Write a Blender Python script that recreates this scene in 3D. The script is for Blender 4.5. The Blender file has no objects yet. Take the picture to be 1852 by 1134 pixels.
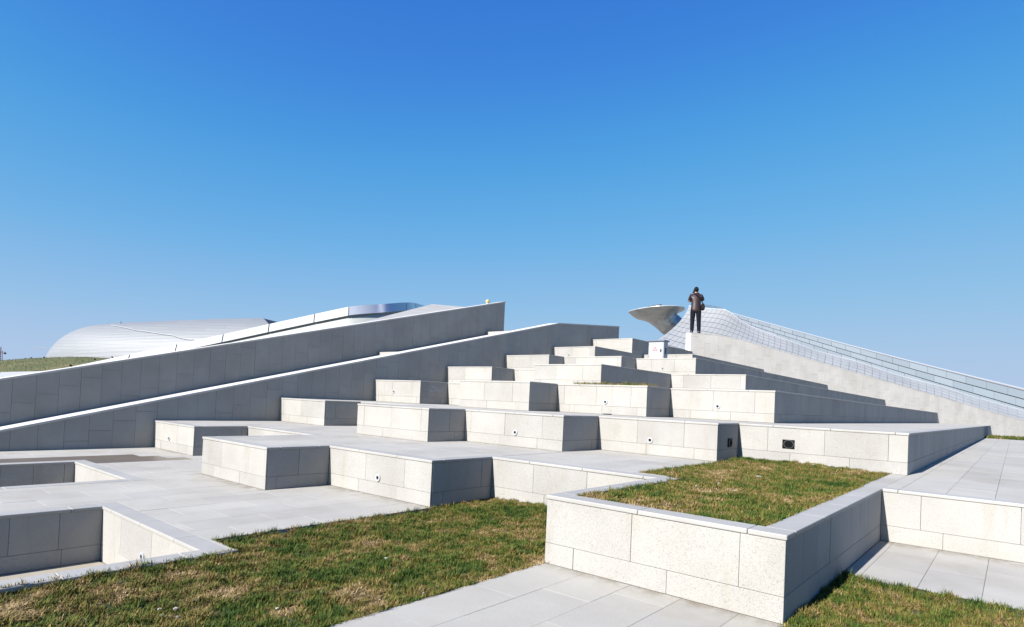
import bpy, bmesh, math, random
import numpy as np
from mathutils import Vector, Matrix, noise
random.seed(7); RNG = np.random.default_rng(7)
SC = bpy.context.scene; COL = SC.collection

# ------------------------------------------------------------------ camera
RM = np.array([[0.7661483904964572, 0.6410154704691915, 0.0459979386369557],
               [0.021426783727438857, 0.04605577075138022, -0.998709046178913],
               [-0.642306419615113, 0.7661449161873082, 0.021550654782557934]])   # right, down, forward
FPX, CX, CY = 1085.772, 926.0, 700.153
EYE = np.array([0, 0, 1.0])
cam = bpy.data.cameras.new('camera'); camo = bpy.data.objects.new('camera', cam); COL.objects.link(camo)
cam.sensor_fit = 'HORIZONTAL'; cam.sensor_width = 36; cam.lens = FPX / 1852 * 36
cam.shift_y = (CY - 567) / 1852
cam.clip_start = 0.05; cam.clip_end = 5000
m = Matrix.Identity(4)
for i in range(3):
    m[i][0] = RM[0][i]; m[i][1] = -RM[1][i]; m[i][2] = -RM[2][i]; m[i][3] = EYE[i]
camo.matrix_world = m
SC.camera = camo

# ------------------------------------------------------------------ sky and sun
EL = math.radians(36)
to_sun = Vector((-0.137 * math.sin(EL), 0, math.sin(EL))); to_sun.y = -math.sqrt(1 - to_sun.x ** 2 - to_sun.z ** 2)
w = bpy.data.worlds.new('World'); SC.world = w; w.use_nodes = True
nt = w.node_tree; bg = nt.nodes['Background']
sky = nt.nodes.new('ShaderNodeTexSky'); sky.sky_type = 'NISHITA'; sky.sun_disc = False
sky.sun_elevation = EL; sky.sun_rotation = math.atan2(to_sun.x, to_sun.y) % (2 * math.pi)
sky.air_density = 0.6; sky.dust_density = 0.0; sky.ozone_density = 4.0; sky.altitude = 0
hs = nt.nodes.new('ShaderNodeHueSaturation'); hs.inputs['Saturation'].default_value = 1.2
nt.links.new(sky.outputs[0], hs.inputs['Color'])
SKY = 0.15; EXPO = 1.4
def vscale(src, k):
    n = nt.nodes.new('ShaderNodeVectorMath'); n.operation = 'SCALE'; n.inputs['Scale'].default_value = k; nt.links.new(src, n.inputs[0]); return n.outputs[0]
cv = nt.nodes.new('ShaderNodeRGBCurve'); cm = cv.mapping; cm.use_clip = False; cm.extend = 'HORIZONTAL'     # colour response of the photograph for the whole sky
for ci, pts in enumerate(([(0, 0), (.03, .050), (.07, .152), (.13, .265), (.33, .40), (1, .46)],
                          [(0, 0), (.105, .205), (.2, .398), (.347, .50), (.64, .565), (1, .58)],
                          [(0, 0), (.305, .68), (.5, .77), (.8, .80), (1, .80)])):
    c = cm.curves[ci]
    while len(c.points) < len(pts): c.points.new(.5, .5)
    for p, (x, y) in zip(c.points, pts): p.location = (x, y); p.handle_type = 'AUTO_CLAMPED'
cm.update()
nt.links.new(vscale(hs.outputs[0], SKY), cv.inputs['Color']); nt.links.new(vscale(cv.outputs[0], 1 / (0.10 * 2 ** EXPO)), bg.inputs['Color'])
bg.inputs['Strength'].default_value = 0.10
sun = bpy.data.lights.new('sun', 'SUN'); suno = bpy.data.objects.new('sun', sun); COL.objects.link(suno)
sun.energy = 5.0; sun.angle = math.radians(0.53); sun.color = (1, 0.965, 0.915)
suno.rotation_euler = to_sun.to_track_quat('Z', 'Y').to_euler(); suno.location = (-5, -20, 20)
SC.view_settings.view_transform = 'Standard'; SC.view_settings.look = 'None'
SC.view_settings.exposure = EXPO; SC.view_settings.gamma = 1; SC.view_settings.use_curve_mapping = False
SC.render.engine = 'CYCLES'

# ------------------------------------------------------------------ helpers
def at(x, y, D):
    """point at depth D seen at photograph pixel x, y"""
    return Vector(RM.T @ np.array([(x - CX) / FPX * D, (y - CY) / FPX * D, D]) + EYE)

K = 0.585      # base colours as measured for a slightly longer exposure
def kc(*c): return tuple(K * x for x in c)
def mat(name, col, rough=0.6, metal=0.0, spec=0.5):
    col = kc(*col)
    M = bpy.data.materials.new(name); M.use_nodes = True
    b = M.node_tree.nodes['Principled BSDF']
    b.inputs['Base Color'].default_value = (*col, 1); b.inputs['Roughness'].default_value = rough
    b.inputs['Metallic'].default_value = metal; b.inputs['Specular IOR Level'].default_value = spec
    return M

class G:
    """small node-graph helper"""
    def __init__(s, M): s.t = M.node_tree; s.b = s.t.nodes['Principled BSDF']
    def n(s, typ, **k):
        o = s.t.nodes.new(typ)
        for a, v in k.items():
            if a in o.inputs: o.inputs[a].default_value = v
            else: setattr(o, a, v)
        return o
    def l(s, a, b): s.t.links.new(a, b)
    def ramp(s, fac, stops):
        r = s.n('ShaderNodeValToRGB'); e = r.color_ramp.elements
        while len(e) < len(stops): e.new(0.5)
        for i, (p, c) in enumerate(stops):
            e[i].position = p; e[i].color = (*c, 1) if len(c) == 3 else c
        s.l(fac, r.inputs[0]); return r.outputs[0]
    def mix(s, fac, a, b, mode='MIX'):
        x = s.n('ShaderNodeMix', data_type='RGBA', blend_type=mode)
        for inp, v in ((0, fac), (6, a), (7, b)):
            if hasattr(v, 'is_linked'): s.l(v, x.inputs[inp])
            else: x.inputs[inp].default_value = v if not isinstance(v, tuple) else ((*v, 1) if len(v) == 3 else v)
        return x.outputs[2]
    def pos(s): return s.n('ShaderNodeNewGeometry').outputs['Position']
    def scale(s, v, sc):
        x = s.n('ShaderNodeMapping'); x.inputs['Scale'].default_value = sc; s.l(v, x.inputs[0]); return x.outputs[0]

def granite(name, base, speck=0.55, stain=0.5, rough=0.75, var=0.10, drip=True):
    M = mat(name, base, rough); base = kc(*base); g = G(M); p = g.pos()
    inf = g.n('ShaderNodeObjectInfo').outputs['Random']
    # per-stone tone
    tone = g.ramp(inf, [(0, (1 - var, 1 - var, 1 - var * .9)), (0.5, (1, 1, 1)), (1, (1 + var * .35, 1 + var * .3, 1 + var * .15))])
    c = g.mix(1.0, base, tone, 'MULTIPLY')
    # broad clouding
    n1 = g.n('ShaderNodeTexNoise', Scale=1.7, Detail=5, Roughness=0.6); g.l(p, n1.inputs['Vector'])
    c = g.mix(1.0, c, g.ramp(n1.outputs[0], [(0.3, (.88, .87, .85)), (0.65, (1.04, 1.04, 1.04))]), 'MULTIPLY')
    # warm water stains
    n2 = g.n('ShaderNodeTexNoise', Scale=1.0, Detail=4, Roughness=0.7)
    g.l(g.scale(p, (5, 5, 0.9) if drip else (1.3, 1.3, 1.3)), n2.inputs['Vector'])
    c = g.mix(1.0, c, g.ramp(n2.outputs[0], [(0.56, (1, 1, 1)), (0.8, (1 - .14 * stain, 1 - .2 * stain, 1 - .3 * stain))]), 'MULTIPLY')
    # dark and light mineral flecks
    v1 = g.n('ShaderNodeTexNoise', Scale=210, Detail=2, Roughness=0.7); g.l(p, v1.inputs['Vector'])
    c = g.mix(1.0, c, g.ramp(v1.outputs[0], [(0.34, (1 - speck, 1 - speck, 1 - speck * .95)), (0.45, (1, 1, 1)), (0.62, (1, 1, 1)), (0.75, (1.08, 1.08, 1.08))]), 'MULTIPLY')
    v2 = g.n('ShaderNodeTexNoise', Scale=100, Detail=2, Roughness=.6); g.l(p, v2.inputs['Vector'])
    c = g.mix(1.0, c, g.ramp(v2.outputs[0], [(0.27, (1 - speck * .7, 1 - speck * .7, 1 - speck * .66)), (0.34, (1, 1, 1))]), 'MULTIPLY')
    g.l(c, g.b.inputs['Base Color'])
    bp = g.n('ShaderNodeBump', Strength=0.25, Distance=0.002); g.l(v1.outputs[0], bp.inputs['Height']); g.l(bp.outputs[0], g.b.inputs['Normal'])
    return M

STONE = granite('granite_cladding', (0.445, 0.431, 0.405), speck=.42, stain=.9, var=.10)
PAVE = granite('granite_paving', (0.485, 0.465, 0.428), speck=0.30, stain=0.7, rough=0.8, var=0.08, drip=False)
PAVE_WET = granite('granite_paving_wet', (0.21, 0.165, 0.12), speck=0.2, stain=0.6, rough=0.35, var=0.08, drip=False)
COPE = granite('granite_coping', (0.45, 0.437, 0.415), speck=0.18, stain=0.3, rough=0.6, var=0.06, drip=False)
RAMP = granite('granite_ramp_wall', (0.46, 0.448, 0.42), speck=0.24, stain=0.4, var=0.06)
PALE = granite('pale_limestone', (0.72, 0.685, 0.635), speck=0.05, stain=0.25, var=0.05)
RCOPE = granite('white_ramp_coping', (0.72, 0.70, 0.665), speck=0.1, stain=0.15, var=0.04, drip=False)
JOINT = mat('joint_mortar', (0.32, 0.295, 0.26), 0.95)
WHITE = mat('white_painted_metal', (0.62, 0.63, 0.64), 0.35)
BLACK = mat('black_parts_hole_shade', (0.004, 0.0045, 0.005), 0.8, spec=.1)

def tag(o, label=None, cat=None, group=None, kind=None):
    if label: o['label'] = label
    if cat: o['category'] = cat
    if group: o['group'] = group
    if kind: o['kind'] = kind
    return o

def link(name, mesh, M=None, parent=None, loc=None):
    o = bpy.data.objects.new(name, mesh); COL.objects.link(o)
    if M is not None and mesh is not None and not mesh.materials: mesh.materials.append(M)
    if parent is not None: o.parent = parent
    if loc is not None: o.location = loc
    return o

def mesh_from(name, verts, faces, smooth=False):
    me = bpy.data.meshes.new(name); me.from_pydata([tuple(v) for v in verts], [], faces); me.update()
    if smooth:
        me.polygons.foreach_set('use_smooth', [True] * len(me.polygons))
    return me

def bm_mesh(name, bm, smooth=False):
    me = bpy.data.meshes.new(name); bm.normal_update(); bm.to_mesh(me); bm.free()
    if smooth: me.polygons.foreach_set('use_smooth', [True] * len(me.polygons))
    return me

_cache = {}
def boxmesh(dx, dy, dz, M, bev=0.0025, seg=1):
    k = (round(dx, 3), round(dy, 3), round(dz, 3), M.name, bev)
    if k not in _cache:
        bm = bmesh.new(); bmesh.ops.create_cube(bm, size=1)
        bmesh.ops.scale(bm, vec=(k[0], k[1], k[2]), verts=bm.verts)
        if bev: bmesh.ops.bevel(bm, geom=bm.edges[:], offset=min(bev, .3 * min(k[:3])), segments=seg, profile=.5, affect='EDGES')
        me = bm_mesh('stone_piece', bm); me.materials.append(M); _cache[k] = me
    return _cache[k]

def box(name, x0, x1, y0, y1, z0, z1, M, parent=None, bev=0.0025, seg=1):
    return link(name, boxmesh(x1 - x0, y1 - y0, z1 - z0, M, bev, seg), None, parent, ((x0 + x1) / 2, (y0 + y1) / 2, (z0 + z1) / 2))

def prism(name, poly, z0, z1, M, parent=None, bottom=False):
    n = len(poly)
    v = [(x, y, z0) for x, y in poly] + [(x, y, z1) for x, y in poly]
    a = sum(poly[i][0] * poly[(i + 1) % n][1] - poly[(i + 1) % n][0] * poly[i][1] for i in range(n))
    f = [(i, (i + 1) % n, n + (i + 1) % n, n + i) for i in range(n)] + [tuple(range(n, 2 * n))]
    if a < 0: f = [t[::-1] for t in f]
    return link(name, mesh_from(name, v, f), M, parent)

def inset(poly, d):
    n = len(poly); a = sum(poly[i][0] * poly[(i + 1) % n][1] - poly[(i + 1) % n][0] * poly[i][1] for i in range(n))
    s = 1 if a > 0 else -1; L = []
    for i in range(n):
        p = Vector(poly[i]); q = Vector(poly[(i + 1) % n]); t = (q - p).normalized(); nn = Vector((-t.y, t.x)) * s
        L.append((p + nn * d, t))
    out = []
    for i in range(n):
        p, t = L[i - 1]; q, u = L[i]; den = t.x * u.y - t.y * u.x
        k = ((q.x - p.x) * u.y - (q.y - p.y) * u.x) / den
        out.append(tuple(p + t * k))
    return out

# ------------------------------------------------------------------ levels of the terrace
Z = [-0.43, 0.0, 0.42, 0.848, 1.298, 1.722, 2.175, 2.595, 3.045]
XL = -10.41
def wall_y(X): return 20.64 + 1.72 * (X + 8.93)
FRONT = {
 2: [(XL, 3.67), (-8.93, 3.67), (-8.93, 4.45), (-7.10, 4.45), (-7.10, 3.02), (-5.65, 3.02), (-5.65, 3.73), (-4.03, 3.73), (-4.03, 4.55),
     (-2.22, 4.55), (-2.22, 3.04), (-0.815, 3.04), (-0.815, 5.71), (9.0, 5.71)],
 3: [(XL, 5.76), (-8.93, 5.76), (-8.93, 6.48), (-7.2, 6.48), (-7.2, 5.18), (-5.7, 5.18), (-5.7, 5.84), (-4.08, 5.84), (-4.08, 6.62),
     (-2.53, 6.62), (-2.53, 7.28), (-0.82, 7.28)],
 4: [(XL, 7.86), (-8.93, 7.86), (-8.93, 8.60), (-7.2, 8.60), (-7.2, 7.22), (-5.7, 7.22), (-5.7, 7.95), (-4.1, 7.95), (-4.1, 8.72), (-2.55, 8.72)],
 5: [(XL, 9.93), (-8.93, 9.93), (-8.93, 10.7), (-7.25, 10.7), (-7.25, 9.30), (-5.72, 9.30), (-5.72, 12.15), (-4.12, 12.15)],
 6: [(XL, 12.04), (-8.93, 12.04), (-8.93, 12.68), (-7.25, 12.68), (-7.25, 13.4), (-5.7, 13.4)],
 7: [(XL, 14.15), (-8.93, 14.15), (-8.93, 16.9), (-7.3, 16.9)],
 8: [(XL, 16.23), (-8.93, 16.23)],
}
FRONT[1] = [(XL, -3), (-8.82, -3), (-8.82, 2.25), (-7.02, 2.25), (-7.02, -3), (-5.58, -3), (-5.58, 1.63), (-3.78, 1.63), (-3.78, -3), (9.0, -3)]
LABEL = {
 1: 'lowest granite terrace level carrying the lawns, with two sunken bays beside the front ramp wall',
 2: 'wide granite terrace level one step above the lawn, including the walled grass planter',
 3: 'granite terrace tier directly behind the planter grass, with two square pipe openings',
 4: 'granite terrace tier whose tread carries a thin strip of grass, two steps above the planter',
 5: 'granite terrace tier with a deep recess, directly below the step holding the electrical cabinet',
 6: 'granite terrace tier on which the white electrical cabinet stands',
 7: 'short granite terrace tier directly behind the electrical cabinet, second from the top',
 8: 'topmost granite terrace block between the two ramp walls',
}
CW, CT = 0.14, 0.024          # coping width, thickness
def sub_rects(r, cuts):
    out = [r]
    for c in cuts:
        nxt = []
        for a in out:
            x0, x1, y0, y1 = max(a[0], c[0]), min(a[1], c[1]), max(a[2], c[2]), min(a[3], c[3])
            if x0 >= x1 - 1e-6 or y0 >= y1 - 1e-6: nxt.append(a); continue
            if a[0] < x0: nxt.append((a[0], x0, a[2], a[3]))
            if x1 < a[1]: nxt.append((x1, a[1], a[2], a[3]))
            if a[2] < y0: nxt.append((x0, x1, a[2], y0))
            if y1 < a[3]: nxt.append((x0, x1, y1, a[3]))
        out = nxt
    return out

def cuts_along(a, b, pitch, phase):
    k = math.ceil((a - phase) / pitch); xs = [a]
    while phase + k * pitch < b:
        x = phase + k * pitch
        if x - xs[-1] > 0.09 and b - x > 0.09: xs.append(x)
        k += 1
    return xs + [b]

GAP, TH = 0.0024, 0.014
def clad(parent, p, q, z0, z1, first, last, phase=None, far=False):
    """panels on the wall from p to q (right side of travel is outside)"""
    (x0, y0), (x1, y1) = p, q; alongx = abs(y1 - y0) < 1e-6; L = abs(x1 - x0) + abs(y1 - y0)
    pitch = 0.6 if L < 2.4 or alongx else 0.3
    rows = [(z0, z0 + 0.127, 1), (z0 + 0.127, z1 - CT, 0)]
    for ra, rb, r in rows:
        ph = phase[r] if phase else random.random() * .6
        lo, hi = (min(x0, x1), max(x0, x1)) if alongx else (min(y0, y1), max(y0, y1))
        pit = pitch if r == 0 or alongx else 0.6
        cs = cuts_along(lo, hi, pit, ph)
        for a, b in zip(cs[:-1], cs[1:]):
            j = random.uniform(-.0012, .0012)
            if alongx:      # faces -Y
                a2, b2 = a + GAP / 2, b - GAP / 2
                box('cladding_panel', a2, b2, y0 + j, y0 + TH + j, ra + GAP / 2, rb - GAP / 2, STONE, parent, 0.0015)
            else:
                s = 1 if y1 > y0 else -1     # +1: faces +X, -1: faces -X
                xa, xb = (x0 - TH + j, x0 + j) if s > 0 else (x0 - j, x0 + TH - j)
                a2, b2 = a + GAP / 2, b - GAP / 2
                if a == lo and s > 0: a2 = a + TH + .003
                if a == lo and s < 0: a2 = a + TH + .003
                box('cladding_panel', xa, xb, a2, b2, ra + GAP / 2, rb - GAP / 2, STONE, parent, 0.0015)

def copings(parent, fr, z, yend, skip_from=0):
    """coping stones round the top edge of a level; returns the rectangles they cover"""
    R = []
    n = len(fr)
    for i in range(n - 1):
        (x0, y0), (x1, y1) = fr[i], fr[i + 1]
        if abs(y1 - y0) < 1e-6:                     # A wall, faces -Y
            a = x0 - (CW if i > 0 and fr[i - 1][1] < y0 else 0)
            b = x1 + (CW if i + 2 < n and fr[i + 2][1] < y1 else 0)
            R.append((a, b, y0, y0 + CW, 'x', (i > 0 and fr[i - 1][1] > y0, (i + 2 < n and fr[i + 2][1] > y1) or (i + 2 == n and bool(yend)))))
        elif y1 > y0: R.append((x0 - CW, x0, y0 + CW, y1, 'y', 1))
        else: R.append((x0, x0 + CW, y1 + CW, y0, 'y', -1))
    x, y = fr[-1]
    if yend: R.append((x - CW, x, y + CW, yend, 'y', 1))
    OV = 0.007
    for x0, x1, y0, y1, d, s in R:
        lo, hi = (x0, x1) if d == 'x' else (y0, y1)
        cs = cuts_along(lo, hi, 0.6 if hi - lo < 5 else 1.2, random.random() * .6)
        for a, b in zip(cs[:-1], cs[1:]):
            a, b = a + .0012, b - .0012
            if d == 'x':
                box('coping_stone', a - (OV if s[0] and a < lo + .01 else 0), b + (OV if s[1] and b > hi - .01 else 0), y0 - OV, y1 - .0006, z - CT, z + .0015, COPE, parent, 0.005, 2)
            else:
                box('coping_stone', x0 - (OV if s < 0 else -.002), x1 + (OV if s > 0 else -.002), a, b, z - CT, z + .0015, COPE, parent, 0.005, 2)
    return [r[:4] for r in R]

TIER = {}; COPR = {}
for k in range(1, 9):
    fr = FRONT[k]; xe = fr[-1][0]
    back = [(xe, wall_y(xe) + .12)] if k > 1 else [(9.0, wall_y(9.0) + .12)]
    back += [(-9.0, wall_y(-9.0) + .2), (-9.0, 26 if k == 8 else 21.5), (XL, 26 if k == 8 else 21.5)]
    poly = fr + back
    poly = [p for i, p in enumerate(poly) if (Vector(p) - Vector(poly[i - 1])).length > 1e-4]
    core = inset(poly, 0.012)
    top = Z[k] - .06 if k <= 2 else Z[k] - .002
    t = prism('terrace_tier', core, Z[k - 1] - .02, top, JOINT if k <= 2 else PAVE)
    if k > 2:
        t.data.materials.append(JOINT)
        for f in t.data.polygons:
            if abs(f.normal.z) < .5: f.material_index = 1
    tag(t, LABEL[k], 'terrace', 'granite terrace tiers')
    TIER[k] = t
    yend = wall_y(xe) - .02 if k > 2 else None
    if k == 1:
        COPR[k] = copings(t, fr[:-1][:9], Z[k], None)
    else:
        frc = fr
        COPR[k] = copings(t, frc, Z[k], yend)
    for i in range(len(fr) - 1):
        p, q = fr[i], fr[i + 1]
        if k == 1 and i >= 8: continue
        ph = None
        if k == 2 and i == 10: ph = (-0.43, -0.21)
        if k == 2 and i == 12: ph = (-0.547, -0.401)
        if k == 1:
            if abs(p[1] + 3) < .01 and abs(q[1] + 3) < .01: continue
        clad(t, p, q, Z[k - 1], Z[k], i == 0, i == len(fr) - 2, ph)
    if k > 2: clad(t, fr[-1], (xe, wall_y(xe) + .12), Z[k - 1], Z[k], 0, 0)

# ------------------------------------------------------------------ paving slabs
def slabs(parent, allowed, cuts, z, px, phx, py, wet=None):
    n = 0
    for (X0, X1, Y0, Y1) in allowed:
        i = math.floor((X0 - phx) / px)
        while phx + i * px < X1:
            a, b = phx + i * px, phx + (i + 1) * px
            off = (i * 0.37) % 1 * py
            j = math.floor((Y0 - off) / py)
            while off + j * py < Y1:
                c, d = off + j * py, off + (j + 1) * py
                r = (max(a, X0), min(b, X1), max(c, Y0), min(d, Y1))
                j += 1
                if r[1] - r[0] < .012 or r[3] - r[2] < .012: continue
                for q in sub_rects(r, cuts):
                    if q[1] - q[0] < .015 or q[3] - q[2] < .015: continue
                    M = PAVE
                    if wet and wet((q[0] + q[1]) / 2, (q[2] + q[3]) / 2): M = PAVE_WET
                    box('paving_slab', q[0] + .001, q[1] - .001, q[2] + .0004, q[3] - .0004, z - .055, z + random.uniform(-.0006, .0006), M, parent, 0.0007)
                    n += 1
            i += 1
    return n
n1 = slabs(TIER[1], [(XL, -8.93, -.2, 3.67), (-8.93, -8.82, -.2, 4.45), (-8.82, -7.1, 2.25, 4.45), (-7.1, -7.02, 2.25, 3.02), (-7.02, -5.65, -.2, 3.02),
    (-5.65, -5.58, -.2, 3.73), (-5.58, -4.0, 1.63, 3.73), (-4.0, -3.65, 1.63, 1.8), (-2.22, -.80, 0.3, 3.04), (-.814, 1.7, 4.23, 5.71)], COPR[1], 0.0, 0.3, -2.22, 0.6,
    wet=lambda x, y: (-9.45 < x < -8.65 and 1.4 < y < 3.25) or (-8.7 < x < -8.4 and 2.3 < y < 2.75))
n2 = slabs(TIER[2], [(XL, -8.93, 3.67, 5.76), (-8.93, -7.2, 4.45, 6.48), (-7.2, -7.1, 4.45, 5.18), (-7.1, -5.7, 3.02, 5.18), (-5.7, -5.65, 3.02, 5.84), (-5.65, -4.08, 3.73, 5.84),
    (-4.08, -4.03, 3.73, 6.62), (-4.03, -2.5, 4.55, 6.62), (-2.5, -2.22, 4.55, 4.77)], COPR[2], Z[2], 0.3, -2.22, 0.6)
n3 = slabs(TIER[2], [(-.97, -.82, 5.71, 7.28), (-.82, 1.4, 5.71, 27.3)], COPR[2], Z[2], 0.3, -.70, 1.2)
print('slabs', n1, n2, n3)
# the rest of the wide levels, outside the picture, as plain paved sheets
prism('paved_field', [(1.7, 4.23), (9, 4.23), (9, 5.69), (1.7, 5.69)], -.02, 0, PAVE, TIER[1])
prism('paved_field', [(1.4, 5.86), (8.9, 5.86), (8.9, 27.3), (1.4, 27.3)], Z[2] - .02, Z[2], PAVE, TIER[2])
prism('paved_field', [(-2.22, -3), (-.8, -3), (-.8, .3), (-2.22, .3)], -.02, 0, PAVE, TIER[1])

# tan dirt washed along the feet of the sunlit walls
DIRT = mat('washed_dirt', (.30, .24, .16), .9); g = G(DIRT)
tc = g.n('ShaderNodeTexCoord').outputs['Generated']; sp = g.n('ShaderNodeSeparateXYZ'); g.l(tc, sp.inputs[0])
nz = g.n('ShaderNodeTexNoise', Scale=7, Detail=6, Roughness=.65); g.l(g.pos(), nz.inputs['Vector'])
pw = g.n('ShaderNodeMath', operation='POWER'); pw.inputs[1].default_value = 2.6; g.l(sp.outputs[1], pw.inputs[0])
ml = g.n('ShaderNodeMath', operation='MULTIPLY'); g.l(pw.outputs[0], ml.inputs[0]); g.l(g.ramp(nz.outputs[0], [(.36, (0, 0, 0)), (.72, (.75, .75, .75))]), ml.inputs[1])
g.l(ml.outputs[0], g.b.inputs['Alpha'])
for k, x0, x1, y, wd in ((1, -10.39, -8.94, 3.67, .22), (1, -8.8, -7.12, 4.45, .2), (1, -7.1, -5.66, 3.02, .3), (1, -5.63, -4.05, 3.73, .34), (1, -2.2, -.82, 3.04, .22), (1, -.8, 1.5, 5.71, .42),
                         (2, -10.39, -8.94, 5.76, .2), (2, -7.2, -5.7, 5.18, .22), (2, -5.68, -4.1, 5.84, .24), (2, -4.06, -2.55, 6.62, .2), (3, -8.9, -7.2, 8.6, .2), (3, -5.68, -4.12, 7.95, .22), (3, -4.08, -2.56, 8.72, .22)):
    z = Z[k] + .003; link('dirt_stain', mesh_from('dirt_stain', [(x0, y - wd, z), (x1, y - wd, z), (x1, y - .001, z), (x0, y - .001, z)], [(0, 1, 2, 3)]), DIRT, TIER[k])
# ground sheet to the horizon
gm = mat('bare_ground', (0.30, 0.28, 0.25), 0.9); g = G(gm)
nz = g.n('ShaderNodeTexNoise', Scale=0.6, Detail=8); g.l(g.pos(), nz.inputs['Vector'])
g.l(g.ramp(nz.outputs[0], [(.3, kc(.24, .215, .18)), (.7, kc(.34, .31, .27))]), g.b.inputs['Base Color'])
gr = link('ground', mesh_from('ground', [(-2000, -2000, -.432), (2000, -2000, -.432), (2000, 2000, -.432), (-2000, 2000, -.432)], [(0, 1, 2, 3)]), gm)
tag(gr, kind='structure')
bay = mat('bay_paving', (.62, .58, .50), .8); g = G(bay)
nz = g.n('ShaderNodeTexNoise', Scale=3, Detail=6); g.l(g.pos(), nz.inputs['Vector'])
g.l(g.ramp(nz.outputs[0], [(.3, kc(.36, .32, .25)), (.7, kc(.46, .42, .35))]), g.b.inputs['Base Color'])
for nm, x0, x1, y1 in (('pavement', -8.80, -7.04, 2.23), ('pavement', -5.56, -3.80, 1.61)):
    o = prism(nm, [(x0, -3), (x1, -3), (x1, y1), (x0, y1)], -.44, -.428, bay); tag(o, kind='structure')

# ------------------------------------------------------------------ ramp walls clad in tall narrow stones
def ramp_wall(name, label, org, u, nrm, length, prof, thick, zfoot, M, s0=0.0, rise=0.0, cope=0.05, cap=True):
    """wall along u from org, face towards nrm; prof(s) gives the top of the cladding"""
    org = Vector((*org, 0)); u = Vector((*u, 0)).normalized(); nrm = Vector((*nrm, 0)).normalized()
    def P(s, t, z): v = org + u * s - nrm * t; return (v.x, v.y, z)
    brk = sorted({s0, length, *[b for b in prof.brk if s0 < b < length]})
    vs, fs = [], []
    for s in brk:
        for t in (TH, thick): vs += [P(s, t, zfoot(s) - .3), P(s, t, prof(s) - .004)]
    for i in range(len(brk) - 1):
        a, b = i * 4, i * 4 + 4
        fs += [(a, b, b + 1, a + 1), (a + 2, a + 3, b + 3, b + 2), (a + 1, b + 1, b + 3, a + 3)]
    fs += [(0, 1, 3, 2), (len(vs) - 4, len(vs) - 2, len(vs) - 1, len(vs) - 3)]
    w = link(name, mesh_from(name, vs, fs), RAMP if M is RAMP else M)
    bm = bmesh.new(); bm.from_mesh(w.data); bmesh.ops.recalc_face_normals(bm, faces=bm.faces); bm.to_mesh(w.data); bm.free()
    jm = JOINT
    tag(w, label, 'wall')
    w.data.materials.append(jm)
    for f in w.data.polygons:
        if f.normal.dot(nrm) > .7: f.material_index = 1
    # stones
    n = math.ceil((length - s0) / .3); cnt = 0
    for i in range(n):
        a, b = s0 + i * .3 + .0013, min(s0 + (i + 1) * .3, length) - .0013
        if b - a < .03: continue
        zt0, zt1 = prof(a) - cope * 0, prof(b) - cope * 0
        ph = (i * rise) % .6 + .12
        zt = prof((a + b) / 2); zf = zfoot((a + b) / 2)
        zs = [zt]
        z = zt - ph
        while z > zf - .05: zs.append(z); z -= .6
        zs.append(max(zf - .1, z))
        for kk in range(len(zs) - 1):
            hi, lo = zs[kk], zs[kk + 1]
            if hi - lo < .03: continue
            j = random.uniform(-.0015, .0015)
            h0, h1 = (zt0, zt1) if kk == 0 else (hi - .003, hi - .003)
            l0 = lo + .001
            v = [P(a, j, l0), P(b, j, l0), P(b, j, h1), P(a, j, h0), P(a, TH, l0), P(b, TH, l0), P(b, TH, h1), P(a, TH, h0)]
            f = [(0, 1, 2, 3), (1, 5, 6, 2), (4, 0, 3, 7), (3, 2, 6, 7), (5, 4, 7, 6)]
            if u.cross(Vector((0, 0, 1))).dot(nrm) < 0: f = [q[::-1] for q in f]
            link('cladding_panel', mesh_from('cladding_panel', v, f), M, w); cnt += 1
    # coping stones
    if cap:
        segs = [s0]
        for b in brk[1:]:
            nn = max(1, round((b - segs[-1]) / 1.2)); a0 = segs[-1]
            segs += [a0 + (b - a0) * (k + 1) / nn for k in range(nn)]
        for a, b in zip(segs[:-1], segs[1:]):
            a += .002; b -= .002
            v = []
            for s in (a, b):
                v += [P(s, -.012, prof(s) - .002), P(s, -.012, prof(s) + .03), P(s, thick + .012, prof(s) + .03), P(s, thick + .012, prof(s) - .002)]
            f = [(0, 4, 5, 1), (1, 5, 6, 2), (2, 6, 7, 3), (0, 1, 2, 3), (4, 7, 6, 5), (0, 3, 7, 4)]
            me = mesh_from('coping_stone', v, f)
            bm = bmesh.new(); bm.from_mesh(me); bmesh.ops.recalc_face_normals(bm, faces=bm.faces); bm.to_mesh(me); bm.free()
            link('coping_stone', me, RCOPE if M is RAMP else M, w)
    return w, P

class Prof:
    def __init__(s, pts): s.p = pts; s.brk = [a for a, _ in pts]
    def __call__(s, x):
        p = s.p
        if x <= p[0][0]: i = 0
        elif x >= p[-1][0]: i = len(p) - 2
        else: i = max(k for k in range(len(p) - 1) if p[k][0] <= x)
        (a, za), (b, zb) = p[i], p[i + 1]
        return za + (zb - za) * (x - a) / (b - a)

def tier_foot(Y):
    z = Z[1]
    for k in range(2, 9):
        if Y > FRONT[k][0][1]: z = Z[k]
    return z
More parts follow.
